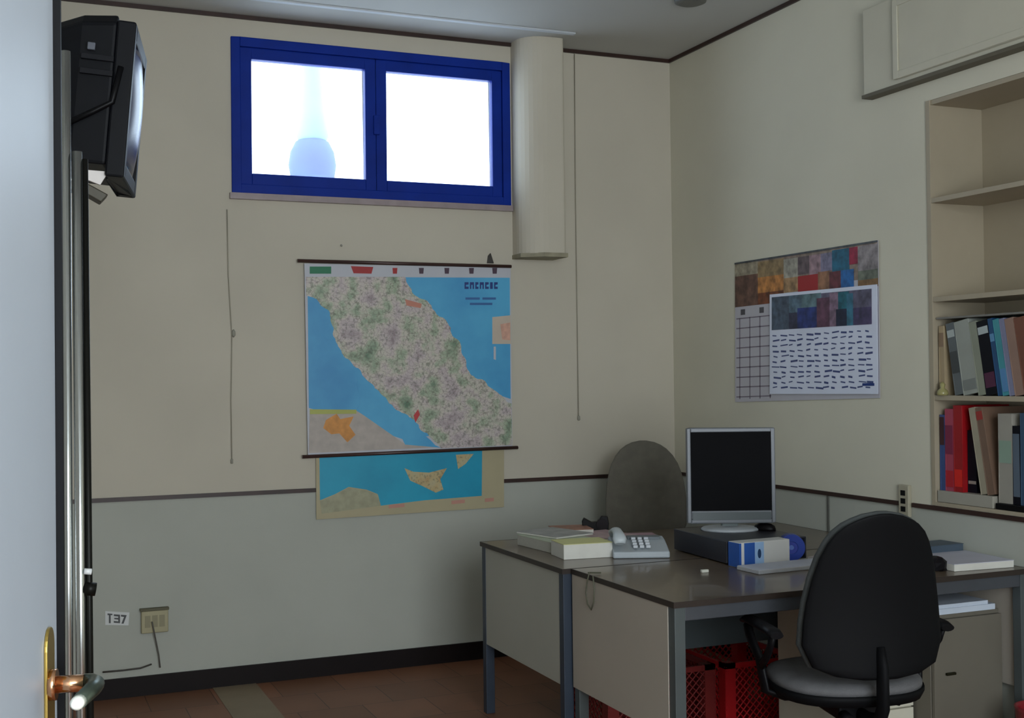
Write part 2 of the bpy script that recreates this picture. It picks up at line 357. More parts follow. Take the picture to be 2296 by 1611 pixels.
for x0, y0, x1, y1 in ((870,1140,905,1137),(1010,1131,1040,1128),(1085,1126,1105,1124)): flat_on_back(mb, [(x0,y0-8),(x1,y1-8),(x1,y1),(x0,y0)], Y2-.002, mat('map_pink', (190,140,124), .5))
mpart(mb, 'map_sheet', m2)

# ---------------------------------------------------------------- sockets on the back wall
ivory = mat('aged_ivory_plastic', (168,160,126), .5, var=.08)
so = thing('wall_socket', 'yellowed plastic wall socket low on the wall with a grey cord plugged in', 'socket', (.65, YB, .3))
def rel(mb, name, m, par, bevel=0, seg=2): o = mb.build(name, m, par, bevel, seg); o.location = -Vector(par.location); return o
rel(box((.588,YB-.03,.297),(.712,YB-.001,.402)), 'socket_body', ivory, so, .004)
rel(box((.582,YB-.034,.402),(.716,YB-.001,.414)), 'hood', mat('dark_socket_edge', (92,88,66), .6), so, .002)
for x in (.617, .65, .683): rel(box((x-.012,YB-.033,.325),(x+.012,YB-.029,.38)), 'outlet_module', mat('socket_grey', (140,134,104), .5), so)
pl = [onY(341,1395,YB-.045), onY(344,1410,YB-.045), onY(350,1440,YB-.03), onY(356,1470,YB-.02), onY(359,1498,YB-.02)]
rel(MB().tube(pl, .0035), 'plug_cord', mat('grey_cable', (92,88,82), .6), so)
sg = thing('wall_label', 'small white label with dark characters low on the wall beside the socket', 'label', (.48, YB, .38))
mb = MB(); flat_on_back(mb, [(236,1371),(290,1374),(288,1403),(236,1402)], YB-.001, mat('white_label', (214,216,214), .5), .002)
ink = mat('label_ink', (70,72,72), .5)
for pl in ([(241,1376),(252,1377),(252,1380),(248,1380),(248,1398),(244,1398),(244,1380),(241,1380)],
           [(255,1378),(269,1379),(269,1398),(255,1397),(255,1393),(265,1394),(265,1390),(256,1389),(256,1386),(265,1386),(265,1383),(255,1382)],
           [(271,1379),(284,1380),(277,1399),(272,1399),(278,1384),(271,1383)]): flat_on_back(mb, pl, YB-.003, ink)
rel(mb, 'label_plate', None, sg)
fc = [onY(x, y, YB-.017) for x, y in ((230,1508),(275,1504),(315,1499),(340,1490))]
tag(MB().tube([(p.x, YB-.019, max(p.z,.101)) for p in fc], .004).build('loose_cable', mat('dark_cable', (60,56,50), .6)), 'short dark cable lying along the top of the skirting', 'cable')

# ---------------------------------------------------------------- right wall: calendars, outlet strip, cupboard
wp = mat('calendar_paper', (190,188,196), .55, var=.03)
wp2 = mat('calendar_bright_paper', (222,228,246), .5, var=.03)
def cmat(n, c): return mat('print_'+n, c, .5, var=.5, scale=26)
def quad_between(tl, tr, bl, br, u0, u1, v0, v1):
    def P(u, v):
        x = (tl[0]*(1-u)+tr[0]*u)*(1-v)+(bl[0]*(1-u)+br[0]*u)*v; y = (tl[1]*(1-u)+tr[1]*u)*(1-v)+(bl[1]*(1-u)+br[1]*u)*v; return (x, y)
    return [P(u0,v0), P(u1,v0), P(u1,v1), P(u0,v1)]
c1 = thing('wall_calendar', 'large wall calendar with warm orange, red and blue picture strip, partly covered', 'calendar', (XR, 4.8, 1.35))
mb = MB(); A = ((1650,590),(1971,539),(1650,902),(1975,893))
flat_on_right(mb, quad_between(*A, 0,1,0,1), XR-.003, wp, .002)
X1 = XR-.0052
strip = [(0,.16,.10,.32,'brown',(104,74,62)),(0,.16,.01,.10,'sand',(150,140,120)),(.16,.34,.02,.13,'olive',(140,118,84)),(.16,.34,.13,.24,'amber',(184,124,66)),(.16,.34,.24,.32,'rust',(120,66,38)),
  (.34,.44,.03,.16,'pale',(156,152,140)),(.34,.44,.16,.26,'sand2',(160,128,92)),(.44,.52,.03,.15,'greyplum',(96,82,86)),(.52,.60,.03,.16,'mauve',(150,124,132)),(.44,.58,.16,.27,'red',(150,50,52)),
  (.60,.68,.03,.15,'slate',(120,116,140)),(.58,.66,.15,.29,'ochre',(140,100,74)),(.66,.74,.16,.30,'wine',(96,44,52)),(.68,.80,.02,.16,'teal',(20,92,120)),(.74,.83,.16,.30,'azure',(30,96,160)),
  (.80,.86,.02,.13,'crimson',(140,24,56)),(.86,1,.02,.18,'grey',(140,132,134)),(.86,1,.18,.24,'sage',(104,110,96)),(.86,1,.24,.29,'gold',(130,98,60))]
flat_on_right(mb, quad_between(*A, .005,.995,.012,.235), X1+.0002, cmat('stripback', (136,120,108)))
for i_, (u0_, u1_, v0_, v1_, n, col) in enumerate(strip): flat_on_right(mb, quad_between(*A, u0_,u1_,v0_,v1_), X1-.00012*i_, cmat(n, col))
flat_on_right(mb, quad_between(*A, 0,1,0,.012), X1-.003, cmat('slatebar', (70,74,78)))
gl_ = mat('print_grid_grey', (128,118,132), .6)
for i in range(9): v = .40+i*.07; flat_on_right(mb, quad_between(*A, .01,.25,v,v+.008), X1, gl_)
for i in range(4): u = .03+i*.07; flat_on_right(mb, quad_between(*A, u,u+.006,.40,.98), X1, gl_)
for u in (.04, .17): flat_on_right(mb, quad_between(*A, u,u+.03,.34,.38), X1, mat('print_month_grey', (84,82,88), .6))
rel(mb, 'calendar_sheet', None, c1)
c2 = thing('wall_calendar', 'smaller wall calendar with bluish picture strip and navy writing, overlapping the larger one', 'calendar', (XR-.01, 4.6, 1.4))
mb = MB(); B = ((1731,661),(1972,638),(1731,884),(1974,884))
flat_on_right(mb, quad_between(*B, 0,1,0,1), XR-.012, wp2, .002)
X2 = XR-.0142
strip2 = [(.02,.18,.03,.36,'slateblue',(76,90,108)),(.18,.30,.03,.2,'steel',(92,116,134)),(.18,.26,.2,.36,'dusk',(58,60,84)),(.26,.44,.16,.36,'royal',(42,58,120)),(.30,.48,.03,.16,'seafoam',(96,122,130)),
   (.44,.56,.08,.36,'plum',(96,62,82)),(.56,.64,.04,.36,'rose',(134,110,130)),(.64,.74,.04,.2,'teal2',(26,96,112)),(.62,.72,.2,.36,'ink',(26,34,60)),(.72,.78,.06,.36,'teal3',(52,108,132)),(.78,.95,.04,.2,'lilac',(92,88,110)),(.78,.95,.2,.36,'violet',(66,58,92))]
flat_on_right(mb, quad_between(*B, .02,.95,.035,.355), X2+.0002, cmat('strip2back', (104,98,122)))
for i_, (u0_, u1_, v0_, v1_, n, col) in enumerate(strip2): flat_on_right(mb, quad_between(*B, u0_,u1_,v0_,v1_), X2-.00012*i_, cmat(n, col))
nav = mat('calendar_navy_ink', (66,78,128), .5)
for i in range(11):
    for j in range(6):
        u = .03+j*.158+random.uniform(-.01,.01); v = .41+i*.052
        for q in range(2):
            wq = random.uniform(.03,.07); uu = u+q*.075; sl_ = random.choice((.012,-.012,.006))
            pt = quad_between(*B, uu, min(uu+wq,.985), v, v+random.uniform(.010,.02))
            pt = [(x, y+(sl_*160 if k in (1,2) else 0)) for k, (x, y) in enumerate(pt)]
            flat_on_right(mb, pt, X2, nav)
flat_on_right(mb, quad_between(*B, .86,.97,.90,.925), X2-.0008, nv)
rel(mb, 'calendar_sheet', None, c2)
os_ = thing('outlet_strip', 'cream upright outlet strip with three dark slots beside the bookcase', 'outlet', (XR, 4.09, .9))
rel(box((XR-.02,4.06,.885),(XR-.001,4.12,1.02)), 'outlet_body', mat('outlet_beige', (166,160,140), .5), os_, .003)
for z in (.918, .952, .986): rel(box((XR-.0225,4.078,z-.011),(XR-.0195,4.104,z+.011)), 'slot', mat('slot_black', (20,20,20), .5), os_)
cu = thing('wall_cupboard', 'cream overhead wall cupboard above the bookcase recess', 'cupboard', (XR, 3.3, 2.7))
cl = mat('overhead_cream', (198,194,176), .55, var=.03)
rel(box((XR-.05,2.3,2.715),(XR-.001,4.265,3.09)), 'cupboard_body', cl, cu, .003)
rel(box((XR-.058,2.3,2.700),(XR-.001,4.27,2.715)), 'bottom_lip', mat('lip_grey_brown', (96,90,74), .6), cu)  # lip in a darker grey-brown than the cupboard body
for y0, y1 in ((3.16,4.056),(2.32,3.14)):
    d = rel(box((XR-.062,y0,2.735),(XR-.052,y1,3.07)), 'cupboard_door', cl, cu, .002)
    o = frame_mb(y0+.0, y1, 2.735, 3.07, .03, 0, 1)
    o.v = [(XR-.068 if p[1] < .5 else XR-.061, p[0], p[2]) for p in o.v]; f_ = o.build('door_moulding', cl, d, .002)

# ---------------------------------------------------------------- built-in bookcase and books
bk = thing('bookcase', 'cream built-in bookcase set into the right-hand wall', 'bookcase', (XR, 3.1, NZ0))
bc = mat('bookcase_cream', (164,153,132), .55, var=.03); D = .275
rel(box((XR+D,NY0+.001,NZ0+.001),(XR+D+.02,NY1-.001,NZ1-.001)), 'back_panel', bc, bk)
rel(box((XR-.006,NY1-.024,NZ0+.001),(XR+D,NY1-.001,NZ1-.001)), 'side_panel', bc, bk, .001)
rel(box((XR-.006,NY0+.001,NZ0+.001),(XR+D,NY0+.024,NZ1-.001)), 'side_panel', bc, bk, .001)
rel(box((XR+.001,NY0+.024,NZ1-.02),(XR+D,NY1-.024,NZ1-.001)), 'top_panel', bc, bk)
rel(box((XR-.006,NY0+.024,NZ0+.001),(XR+D,NY1-.024,NZ0+.016)), 'bottom_panel', bc, bk)
for z in (2.215, 1.806, 1.402): rel(box((XR-.004,NY0+.024,z-.02),(XR+D,NY1-.024,z)), 'shelf', bc, bk, .001)

page = mat('page_edges', (206,200,184), .7)
def book(name, label, cat, col, y, z, th, h, dep, lean=0, x=XR+.015, group=None, marks=(), inside=True):
    """upright book, spine towards the room; y = middle of its foot, lean > 0 tips the top towards the far end"""
    t = thing(name, label, cat, (x, y, z), 0, group); t.rotation_euler = (lean, 0, 0)
    m = mat('cover_%d_%d_%d' % col, col, .45, var=.08, scale=8)
    lift = abs(math.sin(lean))*th/2
    t.location.z = z + lift
    c_ = MB().box((0,-th/2,0),(.004,th/2,h)).box((0,-th/2,0),(dep,-th/2+.003,h)).box((0,th/2-.003,0),(dep,th/2,h))
    c_.build('cover', m, t, .0008)
    box((.004,-th/2+.003,.003),(dep-.004,th/2-.003,h-.003)).build('pages', page, t)
    for (v0_, v1_, c2_) in marks:
        box((-.0012,-th/2*.86,h*v0_),(0,th/2*.86,h*v1_)).build('spine_print', mat('spine_%d_%d_%d' % c2_, c2_, .5), t)
    return t
G1, G2 = 'books on the upper filled shelf', 'books on the lowest shelf'
zs = 1.402
LN = -.17
book('paperback_book', 'slim cream book at the far end of the upper row', 'book', (168,150,120), 3.887, zs, .03, .285, .2, 0, group=G1, marks=((.7,.9,(140,118,96)),))
book('hardback_book', 'grey book with mottled dark spine, second along the upper row', 'book', (92,98,100), 3.790, zs, .045, .295, .22, LN, group=G1, marks=((.80,.9,(170,178,176)),(.3,.6,(62,66,66))))
book('ring_binder', 'white file with clear label holder near its foot in the upper row', 'binder', (150,154,146), 3.726, zs, .08, .30, .24, LN, group=G1, marks=((.06,.2,(120,124,120)),))
book('ring_binder', 'narrow greenish white file left of the black book in the upper row', 'binder', (136,140,124), 3.665, zs, .04, .295, .24, LN, group=G1)
book('hardback_book', 'black book with white patch and plum foot in the upper row', 'book', (22,22,32), 3.614, zs, .06, .295, .24, LN, group=G1, marks=((.82,.92,(170,180,180)),(.1,.3,(74,26,56))))
book('paperback_book', 'deep blue book tilted beside the black one in the upper row', 'book', (24,70,112), 3.571, zs, .024, .305, .22, LN, group=G1, marks=((.7,.8,(90,140,180)),))
book('paperback_book', 'teal and sky blue slanting book in the upper row', 'book', (64,140,150), 3.542, zs, .032, .300, .22, LN, group=G1, marks=((.05,.35,(80,130,176)),))
book('paperback_book', 'pale lilac slim book leaning in the upper row', 'book', (122,124,150), 3.512, zs, .026, .302, .22, LN, group=G1)
book('paperback_book', 'dusty pink thick book near the frame edge in the upper row', 'book', (140,112,98), 3.475, zs, .045, .30, .22, LN, group=G1)
book('hardback_book', 'russet brown book last in the upper row', 'book', (110,66,48), 3.426, zs, .05, .30, .22, LN, group=G1)
tag(box((XR+.005,3.26,1.714),(XR+.235,3.905,1.722)).build('thin_board', mat('grey_board', (120,118,112), .6), None, .001), 'thin grey board lying flat across the tops of the upper books', 'board')
tg = thing('glass_ornament', 'small shiny glass ornament in front of the white file', 'ornament', (XR+.03, 3.86, zs))
rel(MB().lathe([(.02,0),(.024,.006),(.02,.02),(.008,.03),(.012,.045),(.003,.055)], (XR+.0,3.868,zs), n=16), 'ornament_body', mat('olive_glass', (150,144,96), .15), tg)
zb = 1.012
tag(box((XR-.002,3.604,NZ0+.017),(XR+.26,3.905,zb)).build('paper_ream', mat('ream_white', (158,154,142), .6, var=.03), None, .002), 'white flat box under the red files on the lowest shelf', 'box')
tag(box((XR+.0,3.30,NZ0+.017),(XR+.26,3.592,.988)).build('dark_gap_block', mat('gap_black', (16,14,14), .5), None, .002), 'black block standing in for the dark gap under the dark blue files', 'box')  # solid black block put in for the shade of the gap under the books
book('paperback_book', 'blue book with dark top at the far end of the lowest row', 'book', (52,76,130), 3.891, zb, .028, .31, .2, 0, group=G2, marks=((.6,.97,(60,26,34)),))
book('ring_binder', 'crimson pink file with plum spine in the lowest row', 'binder', (160,62,84), 3.852, zb, .046, .335, .26, 0, group=G2, marks=((.05,.25,(170,26,40)),(.45,.8,(120,34,66))))
book('ring_binder', 'bright red file tallest in the lowest row', 'binder', (150,12,20), 3.803, zb, .048, .35, .25, 0, group=G2, marks=((.06,.26,(206,30,20)),))
book('hardback_book', 'very dark navy book behind the leaning cream one', 'book', (22,26,40), 3.753, zb, .048, .25, .2, 0, x=XR+.04, group=G2, marks=((.14,.19,(160,150,140)),))
book('hardback_book', 'cream book leaning hard against its neighbours in the lowest row', 'book', (156,148,128), 3.664, zb, .034, .345, .24, -.18, group=G2)
book('hardback_book', 'tan brown book leaning beside the cream one in the lowest row', 'book', (116,92,76), 3.628, zb, .036, .345, .24, -.18, group=G2, marks=((.86,.96,(150,50,44)),))
book('ring_binder', 'broad white file with greenish label in the lowest row', 'binder', (152,148,138), 3.553, .989, .07, .345, .25, 0, group=G2, marks=((.45,.7,(134,156,140)),))
book('hardback_book', 'black book with pale stripe in the lowest row', 'book', (20,20,30), 3.498, .989, .036, .30, .22, 0, group=G2, marks=((.1,.9,(84,96,110)),))
book('ring_binder', 'slate blue file last in the lowest row', 'binder', (52,78,104), 3.453, .989, .05, .35, .25, 0, group=G2)

# ---------------------------------------------------------------- door at the left, ajar
dh, de = Vector((-.10, .80, 0)), Vector((.056, 1.585, 0)); dd = (de-dh); dl = dd.length; ang = math.atan2(dd.y, dd.x)
dr = bpy.data.objects.new('door_1', None); COL.objects.link(dr); dr.location = dh; dr.rotation_euler = (0,0,ang); struct(dr)
dm = mat('white_door_paint', (172,180,190), .45, var=.02)
box((0,0,.01),(dl,.04,2.12)).build('door_leaf', dm, dr, .002)
box((dl+.0005,-.0085,.01),(dl+.008,.034,2.12)).build('edge_strip', mat('edge_black', (14,14,18), .5), dr)  # black strip along the free edge of the leaf
brass = mat('brass', (190,160,84), .3, .9, var=.1); nick = mat('polished_nickel', (214,206,196), .18, 1.0, var=.03)
ep = MB().prism(rrect(.05,.24,.024,6,cx=dl-.065,cy=1.092), 'y', -.004, -.0002).build('escutcheon', brass, dr, .001)
hn = MB().tube([(dl-.075,-.004,1.147),(dl-.075,-.012,1.147)], .018, None, 20).tube([(dl-.075,-.01,1.147),(dl-.075,-.042,1.147)],
      [.010,.010], None, 14)
hn.build('handle_neck', mat('copper_toned_metal', (222,170,130), .22, 1.0, var=.05), dr)
lv = MB().tube([(dl-.070,-.040,1.147),(dl-.074,-.050,1.147),(dl-.084,-.056,1.147),(dl-.105,-.057,1.148),(dl-.178,-.052,1.152)], [.0095,.0105,.0105,.0095,.0085], None, 14).build('lever_handle', mat('dark_green_grey_metal', (96,108,98), .3, .9, var=.05), dr)
MB().tube([(dl-.178,-.052,1.152),(dl-.192,-.051,1.153),(dl-.199,-.0505,1.1535)], [.0075,.0075,.004], None, 14).build('tip_highlight', mat('tip_glint_white', (240,240,228), .25), lv)  # bright glint on the lever tip, set as white colour

# tall adjustable stand behind the door
chrome = mat('brushed_steel', (188,192,192), .22, 1.0, var=.04); blk = mat('black_metal', (34,34,30), .4, .4, var=.1)
ts = thing('telescopic_stand', 'tall steel pole stand with two pale tubes beside the door edge', 'stand', (.13, 2.5, 0))
pd = [((.107,2.49,.012),(.111,2.492,2.144),.0088,chrome,'tall_tube'), ((.132,2.488,.012),(.130,2.487,1.948),.0096,chrome,'short_tube'), ((.151,2.495,.012),(.144,2.494,1.935),.007,blk,'dark_rod')]
for a, b, r, m, n in pd:
    a_, b_ = Vector(a), Vector(b); a_.x += .0; rel(MB().tube([a_, b_], r, None, 18), n, m, ts)
rel(MB().prism(rrect(.16,.14,.02,4,cx=.13,cy=2.49), 'z', 0.001, .014), 'base_plate', blk, ts)
cp = onY(200, 1312, 2.49)
rel(MB().tube([cp+Vector((-.01,0,-.006)), cp+Vector((.012,0,-.01))], .013, None, 14), 'clamp_knob', blk, ts)
rel(MB().tube([cp+Vector((-.01,-.008,.028)), cp+Vector((.004,-.008,.026))], .006, None, 12), 'clamp_screw', mat('pale_screw', (220,222,222), .3), ts)

# ---------------------------------------------------------------- television on its bracket
tv = thing('television', 'black tube television mounted high on the left wall, seen side-on', 'television', (.298, 3.43, 2.055), math.radians(-10))
# local frame: +x = the way the screen faces, +y = away along the screen, origin at near lower front corner
tvm = mat('black_tv_plastic', (20,22,28), .5, var=.12, scale=20); tvs = mat('tv_side_plastic', (26,27,34), .5, var=.12)
TW, TH_ = .40, .43
tvrot = Matrix.Rotation(math.radians(5), 4, 'Y')
def tvb(mb, name, m, bevel=0, par=tv, seg=2):
    mb.v = [tuple(tvrot @ Vector(p)) for p in mb.v]; return mb.build(name, m, par, bevel, seg)
# tapering rear housing
rings = []
for x, y0, y1, z0, z1 in ((-.05,.0,TW,.03,TH_+.02),(-.14,.006,TW-.006,.03,TH_+.01),(-.25,.04,TW-.04,.045,TH_-.03),(-.36,.10,TW-.10,.07,TH_-.12)):
    rings.append([(x,y0,z0),(x,y1,z0),(x,y1,z1-.03),(x,y1-.03,z1),(x,y0+.03,z1),(x,y0,z1-.03)])
tvb(MB().loft(rings, None, False), 'rear_housing', tvm, .008)
fb = MB(); o = frame_mb(0.002, TW-.002, 0.0, TH_+.0, .045, 0, 1); o.v = [(-.05+.05*p[1], p[0], p[2]) for p in o.v]
tvb(o, 'front_bezel', tvm, .006)
def tube_face():
    mb = MB(); n = 14; vs = []; fs = []
    y0, y1, z0, z1 = .04, TW-.04, .04, TH_-.04
    for i in range(n+1):
        for j in range(n+1):
            u, v = i/n*2-1, j/n*2-1
            vs.append((-.006+.034*(1-u*u*.75)*(1-v*v*.5)-.012, y0+(y1-y0)*i/n, z0+(z1-z0)*j/n))
    for i in range(n):
        for j in range(n): fs.append((i*(n+1)+j, (i+1)*(n+1)+j, (i+1)*(n+1)+j+1, i*(n+1)+j+1))
    return mb.add(vs, fs, None, True)
o = tvb(tube_face(), 'screen', mat('dark_screen_glass', (12,24,70), .22, spec=.25)); 
sd = o.modifiers.new('thick', 'SOLIDIFY'); sd.thickness = .006
# moulded side details
sdp = MB().box((-.135,-.008,.31),(-.05,.004,.325)).box((-.135,-.008,.27),(-.05,.004,.285))
tvb(sdp, 'side_vents', tvs, .001)
tvb(MB().tube([(-.17,-.002,.12),(-.09,-.006,.17),(-.045,-.006,.2),(-.03,-.004,.30)], .008, None, 8), 'moulded_ridge', mat('deep_black_plastic', (12,12,16), .4))
tvb(MB().box((-.12,-.012,.335),(-.10,.0,.355)), 'side_button', mat('button_grey', (84,88,98), .4), .002)
br_ = thing('television_bracket', 'dark metal wall arm carrying the television', 'bracket', (XL, 3.5, 2.0))
rel(MB().prism([(XL+.002,2.06),(.2,2.045),(.262,2.012),(.243,1.99),(.19,2.02),(XL+.002,2.02)], 'y', 3.47, 3.53), 'arm', mat('bracket_olive_metal', (60,56,44), .5, .3), br_, .003)
rel(box((XL+.001,3.42,1.95),(XL+.012,3.58,2.12)), 'wall_plate', blk, br_)
rel(MB().prism([(.195,2.075),(.262,2.073),(.240,2.035),(.195,2.052)], 'y', 3.455, 3.466), 'white_plate', mat('white_plate', (212,206,202), .5), br_, .001)

# ---------------------------------------------------------------- desks
top_m = mat('worn_brown_desktop', (96,82,66), .28, var=.15, scale=4, coat=.2); edge_m = mat('desk_edge_brown', (44,34,28), .5)
leg_m = mat('blue_grey_metal', (52,62,76), .45, .2, var=.1); leg2_m = mat('grey_green_metal', (80,87,88), .45, .2, var=.08)
panA = mat('grey_side_panel', (168,168,158), .6, var=.05, scale=2); panB = mat('warm_grey_side_panel', (172,164,152), .6, var=.05, scale=2)
mod_m = mat('slate_panel', (62,72,76), .6, var=.08); rail_m = mat('grey_rail', (66,69,75), .5, .1, var=.08)
def desk(label, x0, x1, y0, y1, pan, lm, modesty_far, front_low):
    t = thing('office_desk', label, 'desk', (x0, y0, 0))
    def P(mb, n, m, bev=.002): return rel(mb, n, m, t, bev)
    P(box((x0,y0,.742),(x1,y1,.76)), 'desktop', top_m)
    e = frame_mb(x0-.003, x1+.003, y0-.003, y1+.003, .003, 0, 1); e.v = [(p[0], p[2], .741 if p[1] < .5 else .7605) for p in e.v]
    P(e, 'edge_band', edge_m, 0)
    for x in (x0+.004, x1-.044):
        for y in (y0+.004, y1-.044):
            P(box((x,y,0),(x+.04,y+.04,.742)), 'leg', lm)
    P(box((x0+.044,y0+.006,.695),(x1-.044,y0+.03,.742)), 'front_rail', rail_m)
    P(box((x0+.044,y1-.03,.68),(x1-.044,y1-.006,.742)), 'rear_rail', rail_m)
    P(box((x0+(.006 if not modesty_far else .0),y0+.044,.31),(x0+(.024 if not modesty_far else .0035),y1-(.044 if not modesty_far else 0),.7415)), 'side_panel', pan, 0)
    P(box((x1-.024,y0+.044,.31),(x1-.006,y1-.044,.742)), 'side_panel', pan)
    ym = y1-.06 if modesty_far else y0+.045
    P(box((x0+.044,ym,.42),(x1-.044,ym+.016,.68)), 'modesty_panel', mod_m)
    return t
desk('brown topped desk nearest the camera with grey metal frame and warm grey side panel', 1.995, 3.522, 3.42, 4.186, panB, leg2_m, True, False)
desk('far desk pushed against the near one, with grey side panel and blue-grey legs', 1.960, 3.522, 4.196, 5.06, panA, leg_m, False, False)

# cabinets under the near desk
def cabinet(label, x0, x1, y0, y1, h, seams, handles, m):
    t = thing('office_cabinet', label, 'cabinet', (x0, y0, 0))
    rel(box((x0,y0+.018,.01),(x1,y1,h)), 'cabinet_body', m, t, .002)
    zs_ = [.02]+seams+[h-.012]
    for a, b, hz in zip(zs_[:-1], zs_[1:], handles):
        d = rel(box((x0+.004,y0,a+.003),(x1-.004,y0+.016,b-.003)), 'drawer_front', m, t, .002)
        if hz: box((hz[0]-.022,y0-.012,hz[1]-.005),(hz[0]+.022,y0-.0005,hz[1]+.005)).build('handle', mat('olive_black_handle', (40,38,20), .4), d, .003)
    return t
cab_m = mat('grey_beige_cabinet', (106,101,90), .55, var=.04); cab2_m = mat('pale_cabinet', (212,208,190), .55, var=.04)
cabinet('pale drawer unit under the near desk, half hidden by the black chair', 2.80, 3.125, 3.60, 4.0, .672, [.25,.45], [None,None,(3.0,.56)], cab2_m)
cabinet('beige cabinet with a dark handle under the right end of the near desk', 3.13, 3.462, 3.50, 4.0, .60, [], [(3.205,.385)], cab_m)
tag(MB().prism(rrect(.30,.2,.004,2,cx=3.29,cy=3.61), 'z', .601, .622).prism(rrect(.26,.2,.004,2,cx=3.28,cy=3.615), 'z', .622, .636).build('paper_pile', mat('bluish_white_paper', (196,206,220), .6)), 'bluish white papers lying on the beige cabinet under the desk', 'papers')

# red mesh crates under the desks
def crate(label, x0, x1, y0, y1, h, m1_, m2_):
    t = thing('mesh_crate', label, 'crate', (x0, y0, 0))
    f_ = MB()
    for x in (x0, x1-.05):
        for y in (y0, y1-.05): f_.box((x,y,.0),(x+.05,y+.05,h))
    for z in (0.0, h-.022):
        f_.box((x0,y0,z),(x1,y0+.012,z+.022)).box((x0,y1-.012,z),(x1,y1,z+.022)).box((x0,y0,z),(x0+.012,y1,z+.022)).box((x1-.012,y0,z),(x1,y1,z+.022))
    rel(f_, 'crate_frame', m1_, t)
    g = MB(); n = 0
    for ax in (0, 1):
        L_ = (x1-x0) if ax == 0 else (y1-y0); s_ = -h
        while s_ < L_:
            for sg_ in (1, -1):
                p0 = max(0, s_); p1 = min(L_, s_+h)
                if p1-p0 > .01:
                    z0_, z1_ = p0-s_, p1-s_
                    if sg_ < 0: z0_, z1_ = h-z0_, h-z1_
                    for off in (0, 1):
                        if ax == 0: yy = y0+.006 if off == 0 else y1-.006; a_, b_ = (x0+p0,yy,z0_), (x0+p1,yy,z1_)
                        else: xx = x0+.006 if off == 0 else x1-.006; a_, b_ = (xx,y0+p0,z0_), (xx,y0+p1,z1_)
                        g.tube([a_, b_], .0035, None, 4, False)
            s_ += .032
    rel(g, 'crate_mesh', m2_, t)
    rel(box((x0+.004,y0+.004,.003),(x1-.004,y1-.004,.012)), 'crate_floor', m2_, t)
    return t
redb = mat('bright_red_plastic', (190,28,34), .4, var=.1); redd = mat('dark_red_plastic', (120,30,28), .5, var=.15)
crate('dark red mesh crate under the desks, left of the bright red one', 2.20, 2.70, 4.30, 4.70, .30, redd, redd)
crate('bright red mesh crate on the floor under the far desk', 2.735, 3.10, 4.28, 4.72, .30, redb, redb)
tag(MB().lathe([(.055,0),(.075,.008),(.09,.30),(.094,.312),(.088,.314),(.08,.30),(.07,.02),(.0005,.016)], (3.362,3.22,0)).build('waste_bin', mat('deep_red_plastic', (128,24,34), .4)), 'dark red round bin at the far right under the desk end', 'bin')

# ---------------------------------------------------------------- things on the desks
ZD = .7605
def slab(name, label, cat, cx, cy, w_, d_, z0, z1, rz, m, mtop=None, group=None, curl=0):
    t = thing(name, label, cat, (cx, cy, z0), math.radians(rz), group)
    box((-w_/2,-d_/2,0),(w_/2,d_/2,z1-z0-.002)).build('page_block', m, t, .0015)
    box((-w_/2-.001,-d_/2-.001,z1-z0-.002),(w_/2+.001,d_/2+.001,z1-z0)).build('top_sheet', mtop or m, t)
    return t
wpap = mat('white_paper', (210,208,200), .6, var=.04, scale=20); gpap = mat('greenish_paper', (176,184,160), .6); ypap = mat('yellowish_cover', (206,204,140), .6); ppap = mat('pinkish_print', (176,150,150), .55, var=.2, scale=25); opap = mat('orange_brown_print', (150,104,84), .55, var=.25, scale=20)
slab('phone_directory', 'thick white paper block with pale yellow top on the far desk', 'paper block', 2.175, 4.47, .21, .16, ZD, .822, -6, wpap, ypap)
slab('document_pile', 'pale green topped paper pile behind the yellow block', 'papers', 2.19, 4.75, .22, .30, ZD, .806, 5, mat('greyish_pages', (172,170,160), .7, var=.1, scale=60, stretch=(1,1,30)), gpap)
slab('loose_magazine', 'grey white magazine lying on the pale green pile', 'magazine', 2.215, 4.82, .21, .27, .807, .816, 16, wpap, mat('grey_cover', (150,150,146), .5, var=.25, scale=14))
slab('loose_magazine', 'orange brown printed magazine beyond the green pile', 'magazine', 2.36, 4.96, .17, .17, ZD, .812, -12, wpap, opap)
slab('loose_magazine', 'pinkish white magazine in front of the black desk tool', 'magazine', 2.44, 4.80, .21, .25, ZD, .795, 8, wpap, ppap)
slab('loose_papers', 'loose pink edged papers right of the magazines', 'papers', 2.62, 4.82, .19, .18, ZD, .775, -15, wpap, mat('rose_paper', (170,136,146), .6))
ht = thing('tape_dispenser', 'black desk tool standing behind the papers on the far desk', 'desk tool', (2.50, 4.985, ZD), math.radians(-25))
MB().prism([(-.06,0),(.055,0),(.06,.06),(.055,.092),(.025,.095),(.012,.07),(-.02,.066),(-.055,.085),(-.064,.07)], 'y', -.02, .02).build('body', mat('tool_black', (16,13,14), .4), ht, .003)
MB().tube([(.028,-.03,.055),(.028,.03,.055)], .026, None, 18).build('wheel', mat('tool_dark', (30,20,24), .5), ht)

